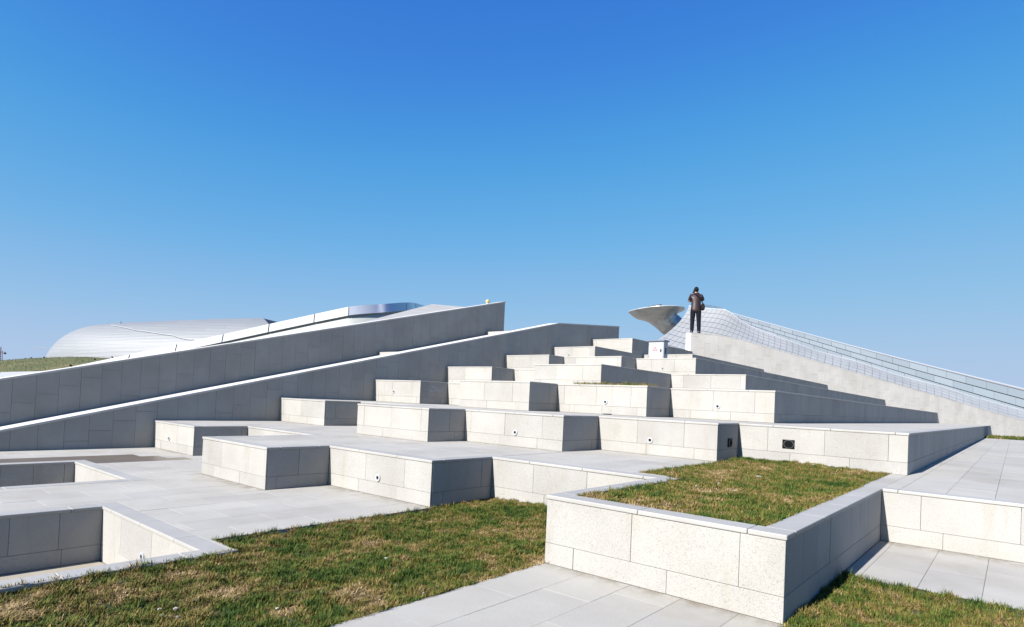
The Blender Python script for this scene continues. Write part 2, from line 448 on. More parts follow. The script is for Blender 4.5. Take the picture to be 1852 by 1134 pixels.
# s is Y for the two left walls
fw = Prof([(-3, -0.90), (1.79, 0.255), (14.42, 3.315), (17.95, 3.655)])
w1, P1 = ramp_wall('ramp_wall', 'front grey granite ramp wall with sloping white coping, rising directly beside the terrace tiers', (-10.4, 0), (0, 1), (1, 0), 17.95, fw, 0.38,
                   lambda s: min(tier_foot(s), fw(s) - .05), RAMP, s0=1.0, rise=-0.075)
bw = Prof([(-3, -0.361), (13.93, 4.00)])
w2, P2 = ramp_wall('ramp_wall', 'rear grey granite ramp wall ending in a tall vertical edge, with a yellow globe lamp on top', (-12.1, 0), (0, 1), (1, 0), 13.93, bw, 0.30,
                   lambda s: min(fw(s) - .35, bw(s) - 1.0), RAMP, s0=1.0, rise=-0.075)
# ramp floor between them
fl = []
for s in (1.0, 14.42, 17.95): fl += [(-10.78, s, fw(s) - .10), (-12.1, s, fw(s) - .10)]
o = link('ramp_floor', mesh_from('ramp_floor', fl, [(0, 1, 3, 2), (2, 3, 5, 4)]), PAVE); tag(o, kind='structure')
for s, l in ((9.2, 0.12), (13.1, 0.3)):
    o = prism('landing_slab', [(-12.06, s), (-10.80, s), (-10.80, s + l), (-12.06, s + l)], fw(s) - .3, fw(s + l * .3) - .03, COPE)
    tag(o, 'small white stone landing just below the tip of the rear ramp wall' if s > 11 else 'small white stone landing midway up the passage between the two left ramp walls', 'landing')

# right wall, angled
ru = Vector((1, 1.72)).normalized(); k_ = Vector((1, 1.72)).length
rn = Vector((ru.y, -ru.x))
rp = Prof([(0, 3.70), (0.81 * k_, 3.72), (12.2 * k_, 3.72 - 11.39 * .306)])
def rfoot(s):
    X = -8.97 + s / k_; z = Z[2] - .25
    for k in range(3, 9):
        if X < FRONT[k][-1][0] - .22: z = max(z, Z[k])
    return z
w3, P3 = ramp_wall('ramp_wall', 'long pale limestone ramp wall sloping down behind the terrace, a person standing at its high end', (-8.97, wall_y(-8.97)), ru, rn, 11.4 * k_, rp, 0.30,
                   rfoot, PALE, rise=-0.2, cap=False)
# its flat capping, slightly proud
for a, b in [(i * 1.2, min((i + 1) * 1.2, 11.4 * k_)) for i in range(19)]:
    if b - a < .05: continue
    v = []
    for s in (a + .002, b - .002): v += [P3(s, -.004, rp(s) - .002), P3(s, -.004, rp(s) + .02), P3(s, .31, rp(s) + .02), P3(s, .31, rp(s) - .002)]
    me = mesh_from('coping_stone', v, [(0, 4, 5, 1), (1, 5, 6, 2), (2, 6, 7, 3), (0, 1, 2, 3), (4, 7, 6, 5), (0, 3, 7, 4)])
    bm = bmesh.new(); bm.from_mesh(me); bmesh.ops.recalc_face_normals(bm, faces=bm.faces); bm.to_mesh(me); bm.free()
    link('coping_stone', me, PALE, w3)

# pale sloping block behind the rear ramp wall
pts = [(-13.2, 8.9, 2.66), (-17.3, 15.6, 4.55), (-16.3, 16.6, 4.52), (-12.45, 13.6, 3.90)]
v = [(x, y, 0) for x, y, z in pts] + pts
o = link('ramp_block', mesh_from('ramp_block', v, [(4, 7, 6, 5), (0, 1, 5, 4), (1, 2, 6, 5), (2, 3, 7, 6), (3, 0, 4, 7)]), COPE)
bm = bmesh.new(); bm.from_mesh(o.data); bmesh.ops.recalc_face_normals(bm, faces=bm.faces); bm.to_mesh(o.data); bm.free()
tag(o, 'plain white sloping stone block peeking over the rear ramp wall', 'ramp')

# ------------------------------------------------------------------ grass
def grass_mat(name):
    M = mat(name, (.06, .1, .02), .75, spec=.2); g = G(M)
    a = g.n('ShaderNodeAttribute', attribute_name='tint')
    g.l(a.outputs['Color'], g.b.inputs['Base Color'])
    return M
GRASS = grass_mat('lawn_blades')
SOIL = mat('lawn_thatch', (.09, .075, .035), .95); g = G(SOIL)
nz = g.n('ShaderNodeTexNoise', Scale=9, Detail=8, Roughness=.7); g.l(g.pos(), nz.inputs['Vector'])
nz2 = g.n('ShaderNodeTexNoise', Scale=120, Detail=4, Roughness=.7); g.l(g.pos(), nz2.inputs['Vector'])
c_ = g.ramp(nz.outputs[0], [(.35, kc(.025, .028, .008)), (.55, kc(.045, .04, .012)), (.7, kc(.09, .062, .028))])
g.l(g.mix(1.0, c_, g.ramp(nz2.outputs[0], [(.3, (.35, .35, .35)), (.7, (1.4, 1.4, 1.4))]), 'MULTIPLY'), g.b.inputs['Base Color'])

def fbm(x, y, s, seed=0.0):
    return noise.fractal(Vector((x * s + seed, y * s - seed, seed)), 1.0, 2.0, 4)

def lawn(rects, zfun, density, hmin, hmax, label, cat='grass', dry=0.0, seed=0, edge=None, wid=0.0018, group=None, step=.05):
    """soil sheet with blades: one object that nobody could count"""
    vs, fs = [], []
    for (x0, x1, y0, y1) in rects:
        nx, ny = max(2, int((x1 - x0) / step)), max(2, int((y1 - y0) / step)); b0 = len(vs)
        for j in range(ny + 1):
            for i in range(nx + 1):
                x, y = x0 + (x1 - x0) * i / nx, y0 + (y1 - y0) * j / ny; vs.append((x, y, zfun(x, y)))
        for j in range(ny):
            for i in range(nx):
                a = b0 + j * (nx + 1) + i; fs.append((a, a + 1, a + nx + 2, a + nx + 1))
    nsoil_v, nsoil_f = len(vs), len(fs)
    V, F, C = [], [], []
    pal = np.array([(.022, .046, .005), (.044, .072, .010), (.080, .090, .014), (.12, .085, .022), (.20, .135, .055), (.30, .22, .12)]) * 1.04
    r = random.Random(seed)
    for (x0, x1, y0, y1) in rects:
        n = int((x1 - x0) * (y1 - y0) * density)
        for _ in range(n):
            pd = .014 if edge is not None else 0
            x, y = r.uniform(x0 - pd, x1 + pd), r.uniform(y0 - pd, y1 + pd)
            out = not any(a[0] <= x <= a[1] and a[2] <= y <= a[3] for a in rects)
            if out and fbm(x, y, 6., 31.) < .05 + min(max(x0 - x, x - x1), 0) and r.random() < .6: continue
            q = fbm(x, y, 1.3, 3.1 + seed) * .34 + fbm(x, y, 5.0, 9.7 + seed) * .48 + (cl := fbm(x, y, 19., 5.5 + seed)) * .42 + dry - .05 + r.gauss(0, .16)
            bare = fbm(x, y, 3.1, 21. + seed) > .8
            if bare and r.random() < .4: continue
            t = min(1, max(0, (q + .50) / 1.05)) * 4.999
            i = int(t); col = pal[i] * (1 - t + i) + pal[i + 1] * (t - i); col = col * r.uniform(.65, 1.35)
            h = r.uniform(hmin, hmax) * (1 - .35 * max(0, min(1, q))) * (.95 + .9 * fbm(x, y, 12., 17. + seed)); an = r.uniform(0, 6.283)
            lean = r.uniform(.2, 1.1) if q < .25 else r.uniform(.6, 2.2)
            ca, sa = math.cos(an), math.sin(an); z = edge - .004 if out else zfun(x, y) - .004
            wv = wid * r.uniform(.7, 1.4); px, py = -sa * wv, ca * wv
            b = len(V)
            V += [(x - px, y - py, z), (x + px, y + py, z), (x + ca * lean * h * .4 + px * .7, y + sa * lean * h * .4 + py * .7, z + h * .62),
                  (x + ca * lean * h * .4 - px * .7, y + sa * lean * h * .4 - py * .7, z + h * .62), (x + ca * lean * h, y + sa * lean * h, z + h * (1 if lean < 1 else .75))]
            F += [(b, b + 1, b + 2, b + 3), (b + 3, b + 2, b + 4)]; C += [col] * 5
    nb = len(vs); vs += V; fs += [tuple(k + nb for k in f) for f in F]
    me = mesh_from('grass', vs, fs); me.materials.append(SOIL); me.materials.append(GRASS)
    mi = np.ones(len(fs), dtype=np.int32); mi[:nsoil_f] = 0; me.polygons.foreach_set('material_index', mi)
    at_ = me.attributes.new('tint', 'FLOAT_COLOR', 'POINT')
    cc = np.ones((len(vs), 4), dtype=np.float32); cc[nb:, :3] = np.array(C, dtype=np.float32) if C else 0
    at_.data.foreach_set('color', cc.ravel())
    o = link('grass', me); tag(o, label, cat, group, 'stuff'); return o

def g1z(x, y):
    z = -.03 + .018 * fbm(x, y, 1.1, 4.) + .012 * fbm(x, y, 6., 8.)
    # banked up against the wall behind
    z += .05 * max(0, 1 - (4.55 - y) / .9) * (.4 + .6 * min(1, max(0, (x + 4.03) / .3))) * max(0, min(1, (-2.6 - x) / .6 + .4))
    xl = -3.65 if y < 1.8 else -4.0
    z += .026 * max(0, 1 - min(x - xl, -2.222 - x if y < 3.04 else 9) / .07) * (.55 + fbm(x, y, 3., 40.))
    return min(z, .06)
def g2z(x, y): return Z[2] - .012 + .012 * fbm(x, y, 1.5, 14.) + .01 * fbm(x, y, 7., 2.) + .035 * max(0, 1 - (7.28 - y) / .7) * max(.15, min(1, (-.95 - x) / .8))
def g3z(x, y): return -.02 + .02 * fbm(x, y, 1.4, 24.) + .012 * fbm(x, y, 6., 12.) + .02 * max(0, 1 - (x + .8) / .25) + .03 * max(0, 1 - (4.225 - y) / .1)
lawn([(-3.645, -2.222, .35, 1.8), (-3.99, -2.222, 1.8, 4.545)], g1z, 38000, .012, .036, 'patchy green and straw lawn below the planter, next to the sunken bay', seed=1, edge=0.0)
lawn([(-2.078, -.957, 3.182, 4.77), (-2.49, -.957, 4.77, 5.7), (-2.49, -.975, 5.7, 7.27)], g2z, 27000, .012, .034, 'grass filling the walled granite planter', dry=.04, seed=2, edge=Z[2])
lawn([(-.795, .55, 2.6, 4.225)], g3z, 38000, .012, .04, 'grass patch at the foot of the planter, beside its shaded wall', dry=.06, seed=3, edge=0.0)
lawn([(-5.5, -4.2, 8.095, 8.5)], lambda x, y: Z[4] - .003, 7000, .03, .075, 'thin strip of dry grass on a terrace tread', dry=.25, seed=4, step=.2)
lawn([(-.80, 4.0, 27.32, 31.5)], lambda x, y: Z[2] + .004 + .03 * fbm(x, y, .7), 500, .04, .09, 'green verge at the foot of the pale ramp wall', dry=-.15, seed=5, wid=.008, step=.4)
for nm, x0, x1, y0, y1 in (('lawn_ground', -3.65, -2.22, -3, .35), ('lawn_ground', -.795, 9, -3, 2.6), ('lawn_ground', .55, 9, 2.6, 4.23)):
    o = prism(nm, [(x0, y0), (x1, y0), (x1, y1), (x0, y1)], -.05, -.012, SOIL); tag(o, kind='structure')

# pale stones and scraps lying on the lawns
CHIP = mat('pale_stone_chip', (.42, .40, .36), .8)
chip_mesh = []
for s in range(4):
    bm = bmesh.new(); bmesh.ops.create_icosphere(bm, subdivisions=1, radius=1)
    for v in bm.verts: v.co *= random.uniform(.6, 1.15)
    me = bm_mesh('pebble', bm); me.materials.append(CHIP); chip_mesh.append(me)
def on1(x, y, z):
    d = RM.T @ np.array([(x - CX) / FPX, (y - CY) / FPX, 1.]); t = (z - 1.0) / d[2]; return d[0] * t, d[1] * t
CHIPS = [(583, 1066, .018), (502, 1091, .012), (289, 1095, .014), (318, 1093, .02), (354, 1079, .012), (293, 1105, .013), (322, 1108, .013), (699, 1005, .02), (790, 1057, .013), (844, 1043, .008),
         (914, 935, .011), (919, 911, .012), (972, 939, .012), (969, 967, .007), (766, 1067, .010), (640, 1022, .007), (687, 1080, .008), (154, 1109, .011), (712, 958, .007), (846, 941, .006), (911, 941, .006), (960, 974, .007)]
for i, (px, py, r) in enumerate(CHIPS):
    x, y = on1(px, py, .0)
    o = link('pebble', chip_mesh[i % 4], None, None, (x, y, g1z(x, y) + .010 + r * .3)); o.scale = (r * .9, r * .7, r * .5); o.rotation_euler.z = i
    tag(o, 'pale stone chip lying on the lawn below the planter', 'pebble', 'stone chips on the lawn')
for i, (px, py, r) in enumerate([(1372, 862, .02), (1300, 876, .015), (1330, 890, .011), (1350, 870, .009), (1420, 838, .018), (1471, 846, .02), (1260, 879, .011), (1365, 884, .008)]):
    x, y = on1(px, py, Z[2])
    o = link('pebble', chip_mesh[i % 4], None, None, (x, y, g2z(x, y) + .012 + r * .3)); o.scale = (r * 1.6, r * .8, r * .5); o.rotation_euler.z = i * 2.1
    tag(o, 'pale scrap lying on the planter grass', 'pebble', 'pale scraps on the planter grass')

# ------------------------------------------------------------------ recessed wall lights and openings
def ring_mesh(r0, r1, d, n=20):
    v, f = [], []
    for k in range(n):
        a = 2 * math.pi * k / n; c, s = math.cos(a), math.sin(a)
        v += [(r1 * c, .002, r1 * s), (r1 * c, -d * .7, r1 * s), (r1 * .96 * c, -d, r1 * .96 * s), (r0 * c, -d, r0 * s), (r0 * c, .002, r0 * s)]
    for k in range(n):
        a, b = k * 5, (k + 1) % n * 5
        for j in range(4): f.append((a + j, b + j, b + j + 1, a + j + 1))
    return mesh_from('bezel', v, f)
ring_me = ring_mesh(.019, .036, .010); ring_me.materials.append(mat('brushed_white_bezel', (.6, .61, .62), .3, .2))
def disc_mesh(r, y, n=20): return mesh_from('lens', [(r * math.cos(2 * math.pi * k / n), y, r * math.sin(2 * math.pi * k / n)) for k in range(n)], [tuple(range(n))])
lens_me = disc_mesh(.0195, -.003); lens_me.materials.append(mat('dark_lamp_glass', (.01, .012, .016), .08))
def wall_light(px, py, Y, label):
    d = RM.T @ np.array([(px - CX) / FPX, (py - CY) / FPX, 1.]); t = Y / d[1]; p = d * t + EYE
    r = bpy.data.objects.new('wall_light', None); COL.objects.link(r); r.location = (p[0], Y - .001, p[2])
    tag(r, label, 'wall light', 'round lights recessed in the terrace walls')
    link('bezel', ring_me, None, r); link('lens', lens_me, None, r)
for a in [(306, 793, 3.67, 'round wall light in the block touching the front ramp wall, above the wet paving'),
          (684, 864, 3.73, 'round wall light in the long wall next to the lawn corner'),
          (258, 1007, 1.63, 'round wall light low in the sunken bay beside the lawn kerb'),
          (932, 782, 5.84, 'round wall light in the wall directly above the recess by the lawn'),
          (1176, 796, 6.62, 'round wall light in the wall just behind the planter grass, next to the square opening'),
          (712, 708, 7.86, 'round wall light in the small block against the ramp wall, next to chalk scribbles'),
          (1095, 727, 7.95, 'round wall light in the tier wall below the thin grass strip'),
          (1298, 735, 8.72, 'round wall light in the tier wall that ends in the longest dark side'),
          (1198, 666, 13.4, 'small round wall light in the tier wall below the electrical cabinet'),
          (1028, 642, 14.15, 'small round wall light in the second block from the top')]: wall_light(*a)
# two square pipe openings in tier 3
PIPE = mat('grey_pvc_pipe', (.10, .115, .125), .4)
for (c, ax, lab) in (((-1.963, 7.28, .643), 'y', 'square opening with a round pipe end in the sunlit tier wall behind the planter'),
                     ((-2.53, 7.0, .622), 'x', 'square opening with a round pipe end in the shaded corner wall behind the planter')):
    r = bpy.data.objects.new('pipe_opening', None); COL.objects.link(r); r.location = c
    if ax == 'x': r.rotation_euler.z = math.pi / 2
    tag(r, lab, 'opening', 'square pipe openings in the tier wall')
    bm = bmesh.new(); bmesh.ops.create_cube(bm, size=1); bmesh.ops.scale(bm, vec=(.131, .006, .101), verts=bm.verts)
    link('recess', bm_mesh('recess', bm), BLACK, r, (0, -.0025, 0))  # flat black plate on the wall face; its colour paints the shade inside
    rg = ring_mesh(.043, .048, .006); o = link('pipe_rim', rg, PIPE, r, (.004, -.006, 0)); o.scale = (1.15, 1, .98)
# slot drain on tread of tier 3
x, y = -5.05, 7.84
o = box('drain_slot', -4.78, -4.66, 7.86, 7.935, Z[3] - .004, Z[3] + .012, BLACK); tag(o, 'small black drain slot on the tread below a round wall light', 'drain')
# chalk scribbles on the shaded side of a block
CH = mat('chalk', (.85, .9, .95), .9); vs, fs = [], []
for i in range(34):
    y0 = 8.0 + random.uniform(0, .42); z0 = 1.02 + random.uniform(0, .19); l = random.uniform(.03, .13); an = random.uniform(-.5, .5); w_ = .003
    b = len(vs); dy, dz = l * math.cos(an), l * math.sin(an)
    vs += [(-8.926, y0, z0), (-8.926, y0 + dy, z0 + dz), (-8.926, y0 + dy, z0 + dz + w_), (-8.926, y0, z0 + w_)]; fs.append((b, b + 1, b + 2, b + 3))
tag(link('chalk_marks', mesh_from('chalk_marks', vs, fs), CH), 'pale chalk scribbles on the shaded side of a terrace block', 'chalk marks')

# ------------------------------------------------------------------ electrical cabinet
cab = bpy.data.objects.new('electrical_cabinet', None); COL.objects.link(cab); cab.location = (-6.90, 13.86, Z[6])
tag(cab, 'white metal electrical cabinet with a red warning triangle, standing on a terrace tier', 'cabinet')
CB = mat('cabinet_paint', (.45, .47, .49), .35); CAPM = mat('cabinet_lid_paint', (.17, .21, .28), .35)
def cbox(nm, x0, x1, y0, y1, z0, z1, M, par, bev=.004): return box(nm, x0, x1, y0, y1, z0, z1, M, par, bev)
body = cbox('body', -.205, .205, -.10, .13, 0, .46, CB, cab)
lid = cbox('lid', -.235, .235, -.135, .16, .455, .492, CAPM, cab)
cbox('plinth', -.20, .20, -.095, .125, -.01, .012, mat('cabinet_plinth', (.3, .32, .34), .5), cab)
door = cbox('door', -.185, .185, -.108, -.10, .025, .435, CB, cab)
hd = cbox('handle', .125, .150, -.128, -.108, .19, .26, BLACK, door); hd.location = Vector(hd.location) - door.location
cbox('vent', .204, .209, -.02, .06, .14, .30, mat('vent_dark', (.03, .04, .06), .5), cab)
for zz in (.08, .38): cbox('hinge', -.207, -.196, -.112, -.098, zz - .02, zz + .02, mat('hinge_steel', (.3, .3, .3), .4, .7), cab)
RED = mat('warning_red', (.55, .05, .05), .5)
def tri(r, z):  return [Vector((r * math.sin(a), 0, z + r * math.cos(a))) for a in (0, 2 * math.pi / 3, 4 * math.pi / 3)]
o3, i3 = tri(.075, .255), tri(.052, .255)
link('warning_triangle', mesh_from('warning_triangle', [(v.x - .02, -.1092, v.z) for v in o3 + i3], [(0, 1, 4, 3), (1, 2, 5, 4), (2, 0, 3, 5)]), RED, cab)
bolt = [(.008, .285), (-.012, .250), (.001, .250), (-.008, .222), (.014, .262), (.001, .262)]
link('warning_bolt', mesh_from('warning_bolt', [(a - .02, -.1092, b) for a, b in bolt], [(0, 1, 2, 5), (5, 2, 3, 4)]), RED, cab)
for i in range(2): cbox('warning_text_line', -.085, .045, -.1096, -.1088, .178 - i * .022, .186 - i * .022, mat('faded_red_print', (.62, .45, .45), .6), cab, 0)

# ------------------------------------------------------------------ globe lamp on the rear ramp wall
gl = bpy.data.objects.new('globe_lamp', None); COL.objects.link(gl)
gp = at(882, 543.4, 0.1) - Vector(EYE); gp = Vector(EYE) + gp * ((-12.28) / gp.x); gl.location = (gp.x, gp.y, bw(gp.y) + .03)
tag(gl, 'small yellowed globe lamp on the end of the rear ramp wall', 'lamp')
bm = bmesh.new(); bmesh.ops.create_uvsphere(bm, u_segments=20, v_segments=12, radius=.065); bmesh.ops.scale(bm, vec=(1, 1, .9), verts=bm.verts)
link('globe', bm_mesh('globe', bm, True), mat('yellowed_globe', (.72, .52, .16), .3), gl, (0, 0, .075))
bm = bmesh.new(); bmesh.ops.create_cone(bm, segments=16, radius1=.05, radius2=.04, depth=.03, cap_ends=True)
link('base', bm_mesh('base', bm), mat('lamp_base', (.5, .5, .48), .5), gl, (0, 0, .012))

# ------------------------------------------------------------------ far buildings
def loft(rows, smooth=True, close=False, name='surface'):
    n = len(rows[0]); v = [p for r in rows for p in r]; f = []
    for j in range(len(rows) - 1):
        for i in range(n - (0 if close else 1)):
            a, b = j * n + i, j * n + (i + 1) % n; f.append((a, b, b + n, a + n))
    return mesh_from(name, v, f, smooth)

def cr(P, t):
    n = len(P) - 1; x = t * n; i = min(int(x), n - 1); u = x - i
    p0, p1, p2, p3 = (np.array(P[max(0, min(n, i + k))], float) for k in (-1, 0, 1, 2))
    return .5 * (2 * p1 + (p2 - p0) * u + (2 * p0 - 5 * p1 + 4 * p2 - p3) * u * u + (3 * p1 - p0 - 3 * p2 + p3) * u ** 3)

def solid(me, t):
    bm = bmesh.new(); bm.from_mesh(me); bmesh.ops.recalc_face_normals(bm, faces=bm.faces)
    bmesh.ops.solidify(bm, geom=bm.faces[:], thickness=t); bm.to_mesh(me); bm.free(); return me

ALU = mat('pale_aluminium', (.66, .71, .78), .45, .1); g = G(ALU)
nz = g.n('ShaderNodeTexNoise', Scale=.5, Detail=3); g.l(g.pos(), nz.inputs['Vector'])
g.l(g.ramp(nz.outputs[0], [(.3, kc(.40, .405, .395)), (.7, kc(.48, .485, .475))]), g.b.inputs['Base Color'])
STEEL = mat('brushed_steel', (.52, .55, .54), .30, .4); g = G(STEEL)
nz = g.n('ShaderNodeTexNoise', Scale=.9, Detail=5, Roughness=.65); g.l(g.pos(), nz.inputs['Vector'])
g.l(g.ramp(nz.outputs[0], [(.3, kc(.55, .57, .56)), (.7, kc(1.05, 1.08, 1.07))]), g.b.inputs['Base Color'])
DARK = mat('dark_gap', (.03, .035, .045), .7); SEAM = mat('panel_seam', (.26, .30, .37), .7)

# --- flared roof with its upper band of panels
roof = bpy.data.objects.new('flared_roof', None); COL.objects.link(roof); roof.location = at(1400, 700, 46)
tag(roof, 'silvery flared roof of square panels sweeping down behind the pale ramp wall', 'roof')
rl = Vector(roof.location)
T = [(1246, 554, 50), (1280, 558.5, 50), (1315, 562.5, 50), (1341, 581, 49.2), (1376, 598, 48.6), (1426, 616, 48), (1482, 636, 47.4), (1553, 655, 46.8), (1621, 678, 46), (1694, 697, 45.4), (1764, 719, 44.8), (1852, 743, 44), (1930, 764, 43)]
Mi = [(1222, 589, 47), (1252, 596, 46.5), (1290, 602, 46), (1330, 612, 45.5), (1372, 626, 45.2), (1424, 641, 44.8), (1480, 658, 44.4), (1552, 679, 44), (1622, 700, 43.4), (1695, 721, 42.8), (1766, 743, 42.2), (1854, 768, 41.4), (1932, 788, 40.6)]
B = [(1176, 622, 42), (1212, 636, 41), (1254, 646, 40.4), (1300, 650, 40.2), (1346, 660, 40), (1402, 676, 40), (1460, 694, 39.8), (1536, 717, 39.4), (1608, 738, 39), (1686, 760, 38.6), (1768, 783, 38.2), (1858, 807, 37.6), (1936, 826, 37)]
NU, NV = 58, 10
def flare(u, v):
    a, b, c = cr(T, u), cr(Mi, u), cr(B, u)
    q = (1 - v) * (1 - 2 * v) * a + 4 * v * (1 - v) * b + v * (2 * v - 1) * c
    return at(*q) - rl
SU = 2
vs, fs = [], []
def patch(u0, u1, v0, v1):
    b = len(vs)
    for j in range(SU + 1):
        for i in range(SU + 1): vs.append(flare(u0 + (u1 - u0) * i / SU, v0 + (v1 - v0) * j / SU))
    for j in range(SU):
        for i in range(SU):
            a = b + j * (SU + 1) + i; fs.append((a, a + 1, a + SU + 2, a + SU + 1))
gu, gv = .02, .028
us = [(i / NU) ** .92 for i in range(NU + 1)]
for i in range(NU):
    for j in range(NV):
        du, dv = (us[i + 1] - us[i]), 1 / NV
        patch(us[i] + du * gu, us[i + 1] - du * gu, j * dv + dv * gv, (j + 1) * dv - dv * gv)
me = mesh_from('flare_panels', vs, fs, True); o = link('flare_panels', me, ALU, roof); tag(o, kind='stuff')
back = loft([[flare(i / 60, j / 12) + Vector((-.06, .10, -.03)) for i in range(61)] for j in range(13)], name='flare_backing')
link('flare_backing', back, SEAM, roof)
rim = []
for i in range(81):
    p = flare(i / 80, 0); q = flare(i / 80, .02); n = (p - q).normalized() * .16
    rim.append((p, n))
me = loft([[p + Vector((.0, -.05, 0)) for p, n in rim], [p + n * .7 + Vector((0, -.05, .02)) for p, n in rim], [p + n * .8 + Vector((-.1, .3, 0)) for p, n in rim]], name='rim')
link('rim', me, WHITE, roof)
# upper band of rectangular panels
band = bpy.data.objects.new('panelled_roof_band', None); COL.objects.link(band); band.location = at(1600, 700, 52)
tag(band, 'upper band of glossy rectangular facade panels above the silvery flared roof', 'facade'); bl = Vector(band.location)
GLZ = mat('glazed_panel', (.70, .78, .84), .18, .25); g = G(GLZ)
inf = g.n('ShaderNodeObjectInfo').outputs['Random']; g.l(g.ramp(inf, [(0, kc(.36, .41, .44)), (1, kc(.44, .49, .52))]), g.b.inputs['Base Color'])
def topy(x): return 563 + (x - 1316) * (705 - 563) / (1852 - 1316) + 3.0 * math.sin((x - 1316) / 536 * math.pi)
def rowh(x): return 5.0 + (x - 1316) / 536 * 10.5
def bp_(x, r): return at(x, topy(x) + 1.6 + rowh(x) * r, 53 - (x - 1316) / 536 * 3 - r * .15)
for r in range(4):
    x = 1318 + r * 6
    while x < 1900:
        wd = 17 + (x - 1316) / 536 * 25; x2 = x + wd
        a, b = x + .35, x2 - .35
        q = [bp_(a, r + .05) - bl, bp_(b, r + .05) - bl, bp_(b, r + .95) - bl, bp_(a, r + .95) - bl]
        link('facade_panel', solid(mesh_from('facade_panel', q, [(0, 1, 2, 3)]), .05), GLZ, band)
        x = x2
xs = [1306 + i * 12 for i in range(52)]
link('band_backing', loft([[bp_(x, r) + Vector((-.15, .25, 0)) - bl for x in xs] for r in (-.05, 2, 4.2)], name='band_backing'), mat('band_backing', (.25, .30, .33), .6), band)
link('band_rail', loft([[bp_(x, -.28) - bl for x in xs], [bp_(x, .02) - bl for x in xs], [bp_(x, -.28) + Vector((-.2, .5, 0)) - bl for x in xs]], name='band_rail'), mat('rail_metal', (.66, .70, .76), .35, .3), band)

# railing on the rim of the flare
rail = bpy.data.objects.new('rim_railing', None); COL.objects.link(rail); rail.location = at(1295, 560, 51)
tag(rail, 'thin curved metal railing on the rim of the flared roof', 'railing'); rll = Vector(rail.location)
def tube(pts, r, M, name, parent, n=6):
    pts = [Vector(p) for p in pts]; rows = []
    for i, p in enumerate(pts):
        d = (pts[min(i + 1, len(pts) - 1)] - pts[max(i - 1, 0)]).normalized(); a = d.orthogonal().normalized(); b = d.cross(a)
        rows.append([p + (a * math.cos(2 * math.pi * k / n) + b * math.sin(2 * math.pi * k / n)) * r for k in range(n)])
    return link(name, loft(rows, True, True, name), M, parent)
RM_ = mat('grey_rail_steel', (.40, .44, .46), .4, .6)
rt = [(1262, 550.5, 50.6), (1275, 551.5, 50.8), (1290, 553.5, 51), (1305, 557, 51), (1314, 561, 50.8)]
for k in range(3): tube([at(*cr(rt, i / 16)) + Vector((0, 0, -.11 * k)) - rll for i in range(17)], .022, RM_, 'rail', rail)
for i in range(0, 17, 2):
    p = at(*cr(rt, i / 16)) - rll; tube([p, p + Vector((0, 0, -.5))], .02, RM_, 'post', rail)

# --- steel scoop on a leaning neck
sc = bpy.data.objects.new('steel_scoop', None); COL.objects.link(sc); D0 = 56
sc.location = at(1222, 612, D0); sl = Vector(sc.location)
tag(sc, 'brushed steel scoop like a pointed bowl on a leaning neck beside the flared roof', 'roof scoop')
s_ = D0 / FPX
fr_ = Vector((RM[0][0], RM[0][1], RM[0][2])); fd_ = Vector((RM[2][0], RM[2][1], RM[2][2])); up_ = -Vector((RM[1][0], RM[1][1], RM[1][2]))
def ringsec(px, py, rx, rd, tilt, sharp=1.0, n=40, dz=0):
    """closed section: half-width rx (pixels) along a direction tilted in the picture plane, half-depth rd along the view"""
    c = at(px, py, D0) - sl; ax = fr_ * math.cos(tilt) + up_ * math.sin(tilt); out = []
    for k in range(n):
        a = 2 * math.pi * k / n; ca, sa = math.cos(a), math.sin(a)
        out.append(c + ax * (rx * s_ * ca * (1 if sharp == 1 else 1)) + fd_ * (rd * s_ * sa * abs(sa) ** (sharp - 1)))
    return out
secs = [ringsec(1187, 562.2, 50, 66, .03, 1.2), ringsec(1187.5, 565, 47, 60, .04, 1.15), ringsec(1188, 568.5, 42, 50, .08, 1.1), ringsec(1189.5, 571.8, 36, 40, .13), ringsec(1192.5, 573.6, 30, 32, .18), ringsec(1196, 575.2, 25, 26, .27), ringsec(1201, 577.8, 22.2, 22.6, .5), ringsec(1206, 581.2, 21.5, 21.6, .72), ringsec(1210, 585, 21.4, 21.4, .86)]
link('bowl', loft(secs, True, True, 'bowl'), STEEL, sc)
rimv = secs[0]; cen = sum(rimv, Vector()) / len(rimv)
link('cover', mesh_from('cover', list(rimv) + [cen + Vector((0, 0, .1))], [(i, (i + 1) % len(rimv), len(rimv)) for i in range(len(rimv))]), STEEL, sc)
link('lip', loft([rimv, [p + Vector((0, 0, .05)) for p in rimv], [p.lerp(cen, .02) + Vector((0, 0, .05)) for p in rimv]], True, True, 'lip'), STEEL, sc)
nk = [ringsec(1210, 585, 21.4, 21.4, .86), ringsec(1226, 598, 21.4, 21.2, .90), ringsec(1256, 621.5, 21.6, 21.4, .90)]
link('neck', loft(nk, True, True, 'neck'), mat('satin_steel', (.60, .63, .64), .34, .6), sc)
for px, py, wx, wz in ((1166, 556.3, 3, 2), (1174, 553.8, 4, 2.5), (1183, 552.2, 6, 2.6), (1192, 551.2, 8, 2.8), (1203, 552.6, 5, 2.2), (1217, 555.2, 3.5, 1.8)):
    bm = bmesh.new(); bmesh.ops.create_cube(bm, size=1); bmesh.ops.scale(bm, vec=(wx * s_, wx * s_, (wz + 3) * s_), verts=bm.verts); bmesh.ops.bevel(bm, geom=bm.edges[:], offset=.02, affect='EDGES', segments=1)
    link('roof_gear', bm_mesh('roof_gear', bm), mat('gear_dark', (.08, .09, .1), .6), sc, at(px, py + 2.6, D0 - .6) - sl)

